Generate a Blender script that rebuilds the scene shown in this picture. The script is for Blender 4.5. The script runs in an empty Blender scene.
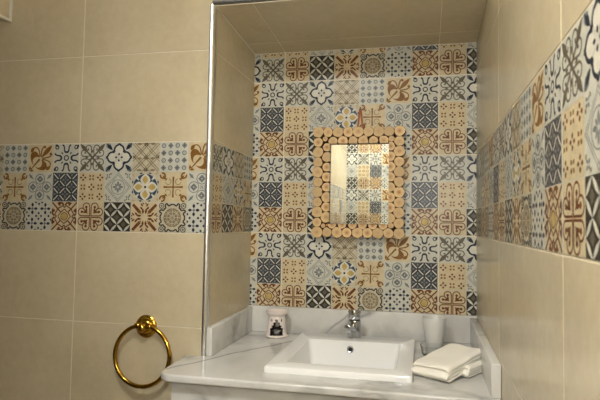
import bpy, bmesh, math, random
from mathutils import Vector, Matrix, noise
random.seed(7)
PI = math.pi
sc = bpy.context.scene
COL = sc.collection
sc.view_settings.view_transform = 'Standard'
sc.view_settings.look = 'None'
sc.view_settings.gamma = 1.0
sc.view_settings.use_curve_mapping = False
sc.view_settings.exposure = 0.36

# ------------------------------------------------------------------ geometry of the room (metres)
XL, XR = -0.1289, 0.737      # niche left side, right wall
YF = -0.400                  # plane of the left wall, front edge of the niche
YB = -2.25                   # wall behind the camera
XW = -1.45                   # far left end of the room
ZF, ZC = -0.93, 1.47         # floor, ceiling
ZS0, ZS1 = 1.02, 1.047       # niche soffit, back and front
ZT = -0.085                  # top of the marble counter

# ------------------------------------------------------------------ materials
def lin(h):
    h = h.lstrip('#')
    o = []
    for i in (0, 2, 4):
        c = int(h[i:i+2], 16)/255
        o.append(c/12.92 if c <= .04045 else ((c+.055)/1.055)**2.4)
    return (*o, 1)

def mat(name, col, rough=.5, metal=0, **kw):
    m = bpy.data.materials.new(name); m.use_nodes = True
    b = m.node_tree.nodes['Principled BSDF']
    b.inputs['Base Color'].default_value = lin(col) if isinstance(col, str) else (*col, 1)
    b.inputs['Roughness'].default_value = rough
    b.inputs['Metallic'].default_value = metal
    for k, v in kw.items():
        b.inputs[k.replace('_', ' ')].default_value = v
    return m

def N(m, t, **kw):
    n = m.node_tree.nodes.new(t)
    for k, v in kw.items():
        if k in n.inputs: n.inputs[k].default_value = v
        else: setattr(n, k, v)
    return n

def L(m, a, b): m.node_tree.links.new(a, b)

def ramp(m, stops):
    r = N(m, 'ShaderNodeValToRGB')
    e = r.color_ramp.elements
    while len(e) < len(stops): e.new(.5)
    for i, (p, c) in enumerate(stops):
        e[i].position = p; e[i].color = lin(c) if isinstance(c, str) else (c, c, c, 1)
    return r

def tile_material():
    m = mat('beige_stoneware', 'b8a47c', .2)
    b = m.node_tree.nodes['Principled BSDF']
    tc = N(m, 'ShaderNodeTexCoord')
    n1 = N(m, 'ShaderNodeTexNoise', Scale=3.2, Detail=5.0, Roughness=.6)
    n2 = N(m, 'ShaderNodeTexNoise', Scale=38.0, Detail=4.0, Roughness=.65)
    L(m, tc.outputs['Object'], n1.inputs['Vector']); L(m, tc.outputs['Object'], n2.inputs['Vector'])
    mx = N(m, 'ShaderNodeMath', operation='MULTIPLY_ADD'); mx.inputs[1].default_value = .35
    L(m, n2.outputs['Fac'], mx.inputs[0]); 
    m2 = N(m, 'ShaderNodeMath', operation='MULTIPLY'); m2.inputs[1].default_value = .65
    L(m, n1.outputs['Fac'], m2.inputs[0]); L(m, m2.outputs[0], mx.inputs[2])
    r = ramp(m, [(.32, 'b9ac90'), (.5, 'c3b79a'), (.7, 'ccc1a6')])
    L(m, mx.outputs[0], r.inputs[0]); L(m, r.outputs[0], b.inputs['Base Color'])
    rr = N(m, 'ShaderNodeMapRange'); rr.inputs['To Min'].default_value = .16; rr.inputs['To Max'].default_value = .26
    L(m, n1.outputs['Fac'], rr.inputs[0]); L(m, rr.outputs[0], b.inputs['Roughness'])
    bp = N(m, 'ShaderNodeBump', Strength=.04, Distance=.002)
    L(m, n2.outputs['Fac'], bp.inputs['Height']); L(m, bp.outputs[0], b.inputs['Normal'])
    return m

def pig(name, col, var=.12, rough=.3):
    """printed pigment, slightly uneven like the print of a worn cement tile"""
    m = mat(name, col, rough, Specular_IOR_Level=.18)
    b = m.node_tree.nodes['Principled BSDF']
    tc = N(m, 'ShaderNodeTexCoord'); n = N(m, 'ShaderNodeTexNoise', Scale=45.0, Detail=3.0)
    L(m, tc.outputs['Object'], n.inputs['Vector'])
    c = lin(col)
    lo = [x*(1-var) for x in c[:3]]; hi = [min(1, x*(1+var)+.01) for x in c[:3]]
    r = N(m, 'ShaderNodeValToRGB'); e = r.color_ramp.elements
    e[0].position = .35; e[0].color = (*lo, 1); e[1].position = .65; e[1].color = (*hi, 1)
    L(m, n.outputs['Fac'], r.inputs[0]); L(m, r.outputs[0], b.inputs['Base Color'])
    return m

def marble_material():
    m = mat('white_marble', 'd8d6ce', .13)
    b = m.node_tree.nodes['Principled BSDF']
    tc = N(m, 'ShaderNodeTexCoord')
    dn = N(m, 'ShaderNodeTexNoise', Scale=3.0, Detail=4.0)
    L(m, tc.outputs['Object'], dn.inputs['Vector'])
    va = N(m, 'ShaderNodeVectorMath', operation='MULTIPLY_ADD')
    va.inputs[1].default_value = (.35, .35, .35)
    L(m, dn.outputs['Color'], va.inputs[0]); L(m, tc.outputs['Object'], va.inputs[2])
    # soft veining: narrow band around the middle of a stretched noise
    mp = N(m, 'ShaderNodeMapping'); mp.inputs['Rotation'].default_value = (0.5, .9, .6); mp.inputs['Scale'].default_value = (1.3, 3.0, 3.6)
    L(m, va.outputs[0], mp.inputs['Vector'])
    n1 = N(m, 'ShaderNodeTexNoise', Scale=1.5, Detail=3.0, Roughness=.5)
    L(m, mp.outputs[0], n1.inputs['Vector'])
    r1 = ramp(m, [(.44, 0.0), (.495, .8), (.5, 1.0), (.505, .8), (.58, 0.0)])
    L(m, n1.outputs['Fac'], r1.inputs[0])
    n2 = N(m, 'ShaderNodeTexNoise', Scale=5.0, Detail=2.0)
    L(m, tc.outputs['Object'], n2.inputs['Vector'])
    r2 = ramp(m, [(.42, 0.0), (.68, 1.0)]); L(m, n2.outputs['Fac'], r2.inputs[0])
    mu = N(m, 'ShaderNodeMath', operation='MULTIPLY'); L(m, r1.outputs[0], mu.inputs[0]); L(m, r2.outputs[0], mu.inputs[1])
    # one long diagonal vein across the left of the counter
    sx = N(m, 'ShaderNodeSeparateXYZ'); L(m, tc.outputs['Object'], sx.inputs[0])
    # line through A(-.15,-.53) and B(.13,-.12): normal form
    A, B = Vector((-.165, -.53)), Vector((.13, -.085)); d = (B-A).normalized(); nx, ny = -d.y, d.x
    c0 = -(nx*A.x+ny*A.y)
    q1 = N(m, 'ShaderNodeMath', operation='MULTIPLY_ADD'); q1.inputs[1].default_value = nx; q1.inputs[2].default_value = c0
    L(m, sx.outputs[0], q1.inputs[0])
    q2 = N(m, 'ShaderNodeMath', operation='MULTIPLY_ADD'); q2.inputs[1].default_value = ny
    L(m, sx.outputs[1], q2.inputs[0]); L(m, q1.outputs[0], q2.inputs[2])
    q2b = N(m, 'ShaderNodeMath', operation='MULTIPLY_ADD'); q2b.inputs[1].default_value = .9
    zc = N(m, 'ShaderNodeMath', operation='ADD'); zc.inputs[1].default_value = -ZT; L(m, sx.outputs[2], zc.inputs[0])
    L(m, zc.outputs[0], q2b.inputs[0]); L(m, q2.outputs[0], q2b.inputs[2])
    wn = N(m, 'ShaderNodeTexNoise', Scale=6.0, Detail=5.0); L(m, tc.outputs['Object'], wn.inputs['Vector'])
    q3 = N(m, 'ShaderNodeMath', operation='MULTIPLY_ADD'); q3.inputs[1].default_value = .05
    L(m, wn.outputs['Fac'], q3.inputs[0]); L(m, q2b.outputs[0], q3.inputs[2])
    q4 = N(m, 'ShaderNodeMath', operation='SUBTRACT'); q4.inputs[1].default_value = .025; L(m, q3.outputs[0], q4.inputs[0])
    q5 = N(m, 'ShaderNodeMath', operation='ABSOLUTE'); L(m, q4.outputs[0], q5.inputs[0])
    q6 = N(m, 'ShaderNodeMapRange'); q6.inputs['From Min'].default_value = .0; q6.inputs['From Max'].default_value = .009
    q6.inputs['To Min'].default_value = .85; q6.inputs['To Max'].default_value = 0
    L(m, q5.outputs[0], q6.inputs[0])
    mx = N(m, 'ShaderNodeMath', operation='MAXIMUM'); L(m, q6.outputs[0], mx.inputs[0])
    mm = N(m, 'ShaderNodeMath', operation='MULTIPLY'); mm.inputs[1].default_value = 1.1; L(m, mu.outputs[0], mm.inputs[0])
    L(m, mm.outputs[0], mx.inputs[1])
    n3 = N(m, 'ShaderNodeTexNoise', Scale=7.0, Detail=4.0); L(m, va.outputs[0], n3.inputs['Vector'])
    base = ramp(m, [(.3, 'b2b1ad'), (.5, 'c8c7c2'), (.75, 'd2d1cd')]); L(m, n3.outputs['Fac'], base.inputs[0])
    cm = N(m, 'ShaderNodeMixRGB'); cm.inputs[2].default_value = lin('8d8c88')
    L(m, mx.outputs[0], cm.inputs[0]); L(m, base.outputs[0], cm.inputs[1]); L(m, cm.outputs[0], b.inputs['Base Color'])
    return m

def wood_material():
    m = mat('cut_wood', 'c39a5c', .55)
    b = m.node_tree.nodes['Principled BSDF']
    tc = N(m, 'ShaderNodeTexCoord')
    oi = N(m, 'ShaderNodeObjectInfo')
    w = N(m, 'ShaderNodeTexWave', wave_type='RINGS', rings_direction='Y', Scale=75.0, Distortion=3.0, Detail=2.0)
    w.inputs['Detail Scale'].default_value = 12.0
    L(m, tc.outputs['Object'], w.inputs['Vector'])
    r = ramp(m, [(0.0, 'bb9a66'), (.5, 'c9aa77'), (1.0, 'd2b688')]); L(m, w.outputs['Fac'], r.inputs[0])
    # darker pith in the middle of every slice, each a bit different
    g = N(m, 'ShaderNodeVectorMath', operation='LENGTH'); fl = N(m, 'ShaderNodeVectorMath', operation='MULTIPLY'); fl.inputs[1].default_value = (1, 0, 1); L(m, tc.outputs['Object'], fl.inputs[0]); L(m, fl.outputs[0], g.inputs[0])
    mr = N(m, 'ShaderNodeMapRange'); mr.inputs['From Min'].default_value = .001; mr.inputs['From Max'].default_value = .012
    mr.inputs['To Min'].default_value = .9; mr.inputs['To Max'].default_value = 0; L(m, g.outputs['Value'], mr.inputs[0])
    ml = N(m, 'ShaderNodeMath', operation='MULTIPLY'); L(m, mr.outputs[0], ml.inputs[0]); L(m, oi.outputs['Random'], ml.inputs[1])
    mx = N(m, 'ShaderNodeMixRGB'); mx.inputs[2].default_value = lin('8f5520')
    L(m, ml.outputs[0], mx.inputs[0]); L(m, r.outputs[0], mx.inputs[1])
    hs = N(m, 'ShaderNodeHueSaturation')
    vr = N(m, 'ShaderNodeMapRange'); vr.inputs['To Min'].default_value = .85; vr.inputs['To Max'].default_value = 1.1
    L(m, oi.outputs['Random'], vr.inputs[0]); L(m, vr.outputs[0], hs.inputs['Value']); L(m, mx.outputs[0], hs.inputs['Color'])
    L(m, hs.outputs[0], b.inputs['Base Color'])
    return m

def terry_material():
    m = mat('white_terry', 'e6e2d6', .95)
    b = m.node_tree.nodes['Principled BSDF']
    b.inputs['Sheen Weight'].default_value = .3
    tc = N(m, 'ShaderNodeTexCoord'); n = N(m, 'ShaderNodeTexNoise', Scale=420.0, Detail=2.0)
    L(m, tc.outputs['Object'], n.inputs['Vector'])
    bp = N(m, 'ShaderNodeBump', Strength=.5, Distance=.002); L(m, n.outputs['Fac'], bp.inputs['Height']); L(m, bp.outputs[0], b.inputs['Normal'])
    return m

M = dict(
    tile=tile_material(), grout=mat('pale_grout', 'd4cbb4', .8), marble=marble_material(), wood=wood_material(),
    bark=mat('bark', '6b4626', .85), backing=mat('dark_backing', '2e1c10', .8),
    brass=mat('polished_brass', 'c39a3c', .18, 1), chrome=mat('chrome', 'c9ccd0', .08, 1),
    trim=mat('satin_steel_trim', 'dcdcda', .3, 1), ceramic=mat('white_ceramic', 'e6e6e4', .07),
    burner=mat('rose_glazed_ceramic', 'e0d6ce', .12), dark=mat('dark_hole', '0c0c0c', .6),
    inner_shade=mat('shade_dark_inner_ceramic', '3b322c', .9), wax=mat('candle_wax', 'd8d2c4', .5), alu=mat('thin_aluminium', 'b9b9b9', .3, 1),
    plastic=mat('milky_plastic', 'c8c8c4', .3),
    glass=mat('clear_glass', 'f4f6f5', .03, 0, Transmission_Weight=1.0, IOR=1.45),
    terry=terry_material(), paint=mat('white_ceiling_paint', 'd8d4c8', .8), floor=mat('floor_tile', '8f8068', .3),
    silver=mat('mirror_silver', 'dde0de', 0.0, 1), leather=mat('tan_leather', '9a5420', .6),
    pinemat=mat('iron_nail', '55504a', .4, 1), white=mat('white_joint_trim', 'd6d2c6', .35),
    ink=mat('handle_blue_dot', '2d5a9a', .3),
)
# printed colours
PM = {
 'W': pig('print_light_ground', 'b9b8ac', .05), 'C': pig('print_sand_ground', 'bfb08f', .06), 'S': pig('print_stone_ground', 'b5ad98', .06),
 'B': pig('print_rust_brown', '61351a'), 'O': pig('print_ochre_brown', '75501f'), 'K': pig('print_charcoal', '2b2925'),
 'N': pig('print_navy', '1a2133'), 'U': pig('print_steel_blue', '2e4258'), 'G': pig('print_mid_grey', '53524e'),
 'T': pig('print_taupe', '595345'), 'L': pig('print_pale_grey_blue', '6b7172'), 'Y': pig('print_straw', 'b39a5a'),
 'A': pig('print_dark_grid_ground', '383a40'), 'P': pig('print_pale_taupe', '7d7054'), 'H': pig('print_highlight', 'c9c6b8', .04),
}
PK = list(PM)

# ------------------------------------------------------------------ small 2D drawing kit for the printed tiles (unit cell -1..1)
def circ(cx, cy, r, n=14, sx=1, sy=1, a0=0):
    return [(cx+r*sx*math.cos(a0+2*PI*i/n), cy+r*sy*math.sin(a0+2*PI*i/n)) for i in range(n)]
def stroke(pts, w, close=False):
    out = []; P = list(pts)
    if close: P = P+[P[0]]
    ws = w if isinstance(w, (list, tuple)) else [w]*len(P)
    nrm = []
    for i in range(len(P)):
        if close: a, b = P[(i-1) % (len(P)-1)], P[(i+1) if i < len(P)-1 else 1]
        else: a, b = P[max(0, i-1)], P[min(len(P)-1, i+1)]
        dx, dy = b[0]-a[0], b[1]-a[1]; l = math.hypot(dx, dy) or 1
        nrm.append((-dy/l, dx/l))
    for i in range(len(P)-1):
        (x0, y0), (x1, y1) = P[i], P[i+1]; (a, b), (c, d) = nrm[i], nrm[i+1]; w0, w1 = ws[i]/2, ws[i+1]/2
        out.append([(x0+a*w0, y0+b*w0), (x0-a*w0, y0-b*w0), (x1-c*w1, y1-d*w1), (x1+c*w1, y1+d*w1)])
    return out
def leaf(x0, y0, x1, y1, w, n=6, skew=.5):
    dx, dy = x1-x0, y1-y0; l = math.hypot(dx, dy); ux, uy = dx/l, dy/l
    a, b = [], []
    for i in range(1, n):
        t = i/n; s = math.sin(PI*t**(math.log(.5)/math.log(skew)))*w/2
        a.append((x0+dx*t-uy*s, y0+dy*t+ux*s)); b.append((x0+dx*t+uy*s, y0+dy*t-ux*s))
    return [(x0, y0)]+b+[(x1, y1)]+a[::-1]
def arc(cx, cy, r, a0, a1, n=8, r1=None):
    r1 = r if r1 is None else r1
    return [(cx+(r+(r1-r)*i/n)*math.cos(math.radians(a0+(a1-a0)*i/n)), cy+(r+(r1-r)*i/n)*math.sin(math.radians(a0+(a1-a0)*i/n))) for i in range(n+1)]
def bez(p0, p1, p2, p3, n=8):
    o = []
    for i in range(n+1):
        t = i/n; u = 1-t
        o.append(tuple(u**3*p0[k]+3*u*u*t*p1[k]+3*u*t*t*p2[k]+t**3*p3[k] for k in (0, 1)))
    return o
class Cell:
    def __init__(s, ground): s.g = ground; s.p = []
    def f(s, c, *polys, layer=1):
        for q in polys: s.p.append((c, layer, q))
        return s
def rot(polys, n=4, off=0, mirror=False):
    o = []
    for k in range(n):
        a = off+2*PI*k/n; ca, sa = math.cos(a), math.sin(a)
        for q in polys:
            o.append([(x*ca-y*sa, x*sa+y*ca) for x, y in q])
            if mirror: o.append([(-x*ca-y*sa, -x*sa+y*ca) for x, y in q][::-1])
    return o
def shift(polys, dx, dy, s=1): return [[(x*s+dx, y*s+dy) for x, y in q] for q in polys]
def flower(c, r, w, n=4, off=0): 
    return rot([leaf(0, c, 0, r, w)], n, off)

def cell_scroll_cross(col='T', g='W'):
    c = Cell(g)
    c.f(col, *rot(stroke([(0, 0), (.5, .5)], [.15, .1])+[leaf(.42, .42, .97, .97, .3, skew=.4)]))
    q = stroke([(.12, .2), (.09, .5)]+arc(.34, .66, .25, 175, -110, 13, .13), .075)+[circ(.33, .6, .06, 6)]
    c.f(col, *rot(q, mirror=True))
    c.f(col, *rot([leaf(0, .3, 0, .58, .12)]))
    c.f(col, circ(0, 0, .1), layer=2)
    return c
def cell_quatrefoil():
    c = Cell('W')
    lob = [(.0, .98), (.07, .87)]+arc(0, .5, .36, 72, -22, 8)
    q = stroke(lob, .13)
    c.f('N', *rot(q), *rot([[(-x, y) for x, y in p][::-1] for p in q]), *rot([leaf(.3, .34, .5, .5, .14)]))
    c.f('N', *rot([leaf(.5, .5, .99, .99, .27, skew=.5)]))
    c.f('L', *rot([leaf(.62, .86, .95, .99, .12), leaf(.86, .62, .99, .95, .12)]))
    c.f('H', *rot([circ(0, .5, .3)]))
    c.f('N', *rot([leaf(0, .12, 0, .32, .15)]), layer=2)
    return c
def cell_lattice():
    c = Cell('S')
    for o in (-.8, 0, .8):
        for dd in (-.1, .1):
            c.f('P', *rot(stroke([(-1, -1+o*1.0+dd), (1, 1+o+dd)], .055), 2), *rot(stroke([(-1, 1+o+dd), (1, -1+o+dd)], .055), 2))
    c.f('P', *[leaf(x-.22, y, x+.22, y, .18) for x in (-.5, .5, 0) for y in (-.9, .9, -.1)][:9])
    for x, y in ((0, 0), (0, .85), (0, -.85), (.85, 0), (-.85, 0)):
        c.f('K', *shift(rot([leaf(0, .02, 0, .14, .07)], 4, PI/4), x, y), layer=2)
    return c
def cell_rings():
    c = Cell('W')
    for i in range(4):
        for j in range(4):
            x, y = -.75+.5*i, -.75+.5*j
            if (i+j) % 2:
                c.f('L', *stroke(circ(x, y, .13, 10), .08, True), circ(x, y, .04, 6))
            else:
                c.f('L', [(x+.21, y), (x, y+.21), (x-.21, y), (x, y-.21)])
                c.f('G', circ(x, y, .07, 6), layer=2)
    return c
def cell_fleur():
    c = Cell('C'); col = 'O'
    c.f(col, leaf(.0, .02, .88, .92, .34, skew=.55))
    c.f(col, *stroke([(-.1, -.06), (-.8, -.8)], [.16, .06]))
    lob = bez((-.1, .05), (-.3, .7), (-.95, .6), (-.85, .05), 9)+bez((-.85, .05), (-.82, -.25), (-.7, -.4), (-.55, -.5), 5)[1:]
    inn = bez((-.62, -.4), (-.75, -.1), (-.6, .12), (-.28, .1), 8)
    q = lob+inn
    c.f(col, q, [(y, x) for x, y in q][::-1])
    for p in (stroke(bez((-.1, .1), (-.1, .8), (-.5, .95), (-.7, .6)), .09)+[leaf(-.85, .42, -.58, .8, .26)],
              stroke(bez((.0, .1), (.0, .5), (.1, .85), (.3, .86)), .1)+[circ(.3, .78, .1, 8)],
              [leaf(-.9, -.9, -.55, -.86, .14), circ(-.85, -.72, .08, 8)]):
        c.f(col, *p, *[[(y, x) for x, y in z][::-1] for z in p])
    return c
def cell_loops():
    c = Cell('W')
    c.f('N', *stroke(circ(0, 0, .17, 12), .08, True))
    c.f('K', *rot([leaf(.25, .25, .42, .42, .1)]))
    u = stroke(arc(0, .57, .17, -90, 0, 5)+[(.18, .72), (.22, .84), (.33, .93)], [.15, .15, .14, .12, .11, .1, .1, .11, .13])
    c.f('N', *rot(u, mirror=True))
    c.f('N', *rot(stroke(circ(.76, .76, .13, 8), .08, True)+[leaf(.82, .62, .95, .95, .16)]))
    return c
def cell_small_flowers():
    c = Cell('C')
    for i in (-1, 0, 1):
        for j in (-1, 0, 1):
            c.f('B' if (i+j) % 2 == 0 else 'O', *shift(flower(.07, .26, .15, 4, PI/4 if (i+j) % 2 else 0), i*.66, j*.66))
    return c
def cell_diamond():
    c = Cell('W')
    for r in (.98, .84): c.f('L', *stroke([(r, 0), (0, r), (-r, 0), (0, -r)], .05, True))
    c.f('L', *stroke(circ(0, 0, .5, 20), .045, True), *flower(.06, .42, .17), *flower(.06, .34, .12, 4, PI/4))
    c.f('L', *rot([q for q in shift(flower(.03, .2, .11, 4, PI/4), .76, .76)]))
    c.f('P', *rot([leaf(.5, .85, .62, .97, .12), leaf(.85, .5, .97, .62, .12)]))
    return c
def cell_navy_flower():
    c = Cell('S')
    c.f('U', circ(0, 0, .9, 28)); c.f('H', *rot([leaf(0, .05, 0, .93, .74, 10)]), circ(0, 0, .3), layer=2)
    c.f('H', *rot([leaf(.42, .5, .8, .66, .1), leaf(.5, .42, .66, .8, .1)]), layer=2)
    c.f('Y', *rot([leaf(0, .2, 0, .8, .42, 8)]), layer=3); c.f('N', circ(0, 0, .09, 8), layer=3)
    c.f('N', *rot([leaf(.22, .95, .45, .93, .1), leaf(-.22, .95, -.45, .93, .1)]))
    c.f('Y', *rot([leaf(.7, .9, .95, .95, .12)]))
    return c
def cell_brown_cross():
    c = Cell('C')
    c.f('O', *rot(stroke([(0, .08), (0, .7)], [.08, .14])), circ(0, 0, .09, 8))
    c.f('P', *rot(stroke(arc(.36, .36, .2, 100, 350, 8), .05)))
    q = [leaf(.5, .5, .8, .8, .14)]+stroke(bez((.6, .6), (.55, .85), (.7, .98), (.84, .95)), .12)+stroke(bez((.6, .6), (.85, .55), (.98, .7), (.95, .84)), .12)+[leaf(.42, .62, .62, .42, .1)]
    c.f('O', *rot(q))
    return c
def cell_circles():
    c = Cell('W')
    for k in range(4):
        a = PI/2*k; x, y = .56*math.cos(a), .56*math.sin(a)
        c.f('L', *stroke(circ(x, y, .36, 16), .06, True), *shift(flower(.03, .26, .2, 4, 0), x, y))
        c.f('G', *shift(flower(.05, .2, .06, 4, PI/4), x, y), layer=2)
    c.f('L', *rot([leaf(.55, .55, .95, .95, .16), leaf(.62, .85, .85, .62, .08)]))
    c.f('L', *flower(.0, .18, .07, 4, PI/4))
    return c
def cell_dark_grid():
    c = Cell('A')
    ls = []
    for o in (-1, 0, 1):
        ls += stroke([(-1, -1+o), (1, 1+o)], .07)+stroke([(-1, 1+o), (1, -1+o)], .07)
    c.f('H', *ls)
    for x, y in [(0, .5), (.5, 0), (-.5, 0), (0, -.5), (1, .5), (-1, .5), (1, -.5), (-1, -.5), (.5, 1), (-.5, 1), (.5, -1), (-.5, -1)]:
        c.f('L', *shift(flower(.04, .29, .14, 4, 0), x, y), layer=2)
    for x in (-1, -.5, 0, .5, 1):
        for y in (-1, -.5, 0, .5, 1):
            if round((x+y)*2) % 2 == 0: c.f('A', circ(x, y, .11, 8), layer=3)
    return c
def cell_heart_scroll():
    c = Cell('C')
    q = stroke([(.05, .1), (.055, .45)]+arc(.32, .68, .265, 180, -80, 12), .072)
    q += [circ(.33, .66, .1, 8), leaf(.26, .3, .34, .62, .13)]
    c.f('B', *rot(q)); c.f('B', *rot([[(y, x) for x, y in p][::-1] for p in q]))
    c.f('B', *rot([leaf(.2, .2, .5, .5, .16)]), *flower(.02, .15, .1, 4, PI/4))
    return c
def cell_stars():
    c = Cell('K')
    nodes = [(-.5, 0), (.5, 0), (0, .5), (0, -.5), (-1, .5), (1, .5), (-1, -.5), (1, -.5), (-.5, 1), (.5, 1), (-.5, -1), (.5, -1)]
    for i, a in enumerate(nodes):
        for b in nodes[i+1:]:
            if abs(math.hypot(a[0]-b[0], a[1]-b[1])-.7071) < .01: c.f('H' if (a[0]-b[0])*(a[1]-b[1]) < 0 else 'W', leaf(*a, *b, .17, 8))
    for x, y in [(-.5, .5), (.5, .5), (0, 0), (-.5, -.5), (.5, -.5)]:
        c.f('T', [(x-.2, y), (x, y-.2), (x+.2, y), (x, y+.2)], layer=1)
    return c
def cell_snowflake():
    c = Cell('C')
    q = stroke([(.36, .28), (.9, .84)], .11)+[leaf(.1, .22, .12, .6, .16), leaf(.12, .5, .34, .72, .14), leaf(.1, .72, .3, .95, .12), circ(.1, .93, .06, 6)]
    c.f('B', *rot(q), *rot([[(y, x) for x, y in p][::-1] for p in q]))
    c.f('O', *rot([leaf(.2, .2, .5, .5, .12)]))
    return c
def cell_ornament():
    c = Cell('S')
    c.f('P', circ(0, 0, .64, 20))
    for r in (.18, .4): c.f('S', *stroke(circ(0, 0, r, 14), .04, True), layer=2)
    c.f('S', *rot(stroke([(0, .05), (0, .6)], .04)+stroke([(.05, .05), (.42, .42)], .04)+stroke([(.15, .5), (.5, .15)], .035)), layer=2)
    q = stroke(bez((.0, .86), (.12, .98), (.22, .7), (.32, .82), 5)+bez((.32, .82), (.38, .98), (.5, .98), (.52, .78), 4)[1:]+bez((.52, .78), (.4, .6), (.6, .55), (.62, .62), 4)[1:], .1)
    c.f('K', *rot(q), *rot([[(y, x) for x, y in p][::-1] for p in q]))
    c.f('G', *rot(stroke(circ(.79, .79, .17, 10), .07, True)+[circ(.79, .79, .07, 8)]))
    return c
def cell_dots():
    c = Cell('W')
    for x in (-.52, .52):
        for y in (-.52, .52):
            c.f('N', *shift(flower(.12, .42, .2), x, y))
            c.f('L', circ(x, y, .1, 8))
    for x, y in [(0, 0.2), (0, -.2), (.2, 0), (-.2, 0), (.8, 0), (-.8, 0), (0, .85), (0, -.85), (.25, .98), (-.25, .98), (.98, .25), (.98, -.25), (-.98, .25), (-.98, -.25), (.25, -.98), (-.25, -.98)]:
        c.f('N', [(x+.1, y), (x, y+.1), (x-.1, y), (x, y-.1)])
    return c
def cell_sun_circle():
    c = Cell('C'); 
    c.f('Y', circ(0, 0, .24, 14)); c.f('B', *stroke(circ(0, 0, .27, 16), .05, True), layer=2)
    c.f('B', *rot(stroke(bez((0, .5), (.12, .44), (.18, .3), (.3, .3), 5)+[(.36, .2), (.5, 0)], .07)+[], mirror=False))
    c.f('B', *rot([[(-x, y) for x, y in p][::-1] for p in stroke(bez((0, .5), (.12, .44), (.18, .3), (.3, .3), 5), .07)]))
    c.f('B', *rot(stroke([(.3, .3), (.98, .98)], .1)))
    q = stroke(bez((.5, .56), (.2, .62), (.18, .9), (0, .6), 6), .08)+[leaf(.1, .96, .6, .9, .18), leaf(.32, .72, .5, .95, .16), leaf(.02, .75, .2, .95, .14)]
    c.f('B', *rot(q), *rot([[(-x, y) for x, y in p][::-1] for p in q]))
    return c

ROWS = [[cell_scroll_cross(), cell_quatrefoil(), cell_lattice(), cell_rings(), cell_fleur(), cell_loops()],
        [cell_small_flowers(), cell_diamond(), cell_navy_flower(), cell_brown_cross(), cell_circles(), cell_dark_grid()],
        [cell_heart_scroll(), cell_stars(), cell_snowflake(), cell_ornament(), cell_dots(), cell_sun_circle()]]

def clip(poly, x0, x1, y0, y1):
    for ax, lim, sgn in ((0, x0, 1), (0, x1, -1), (1, y0, 1), (1, y1, -1)):
        out = []; n = len(poly)
        for i in range(n):
            a, b = poly[i], poly[(i+1) % n]
            da, db = (a[ax]-lim)*sgn, (b[ax]-lim)*sgn
            if da >= 0: out.append(a)
            if (da >= 0) != (db >= 0):
                t = da/(da-db); out.append((a[0]+(b[0]-a[0])*t, a[1]+(b[1]-a[1])*t))
        poly = out
        if len(poly) < 3: return None
    return poly

class Surf:
    """a tiled surface: 2D (u, z) drawing laid on a plane"""
    def __init__(s, org, u, n, v=(0, 0, 1)):
        s.o, s.u, s.n, s.vv = Vector(org), Vector(u), Vector(n), Vector(v)
        s.v, s.f, s.m = [], [], []
    def P(s, a, b, h): return tuple(s.o+s.u*a+s.vv*b+s.n*h)
    def poly(s, pts, h, mi):
        i = len(s.v); s.v += [s.P(a, b, h) for a, b in pts]; s.f.append(list(range(i, i+len(pts)))); s.m.append(mi)
    def tile(s, a0, a1, b0, b1, h, mi, bev=.0007):
        if a1-a0 < .004 or b1-b0 < .004: return
        lo = [(a0, b0), (a1, b0), (a1, b1), (a0, b1)]; hi = [(a0+bev, b0+bev), (a1-bev, b0+bev), (a1-bev, b1-bev), (a0+bev, b1-bev)]
        i = len(s.v); s.v += [s.P(a, b, 0) for a, b in lo]+[s.P(a, b, h) for a, b in hi]
        s.f.append([i+4, i+5, i+6, i+7]); s.m.append(mi)
        for k in range(4): s.f.append([i+k, i+(k+1) % 4, i+4+(k+1) % 4, i+4+k]); s.m.append(mi)
HT = .001
LAY = .00016
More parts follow.
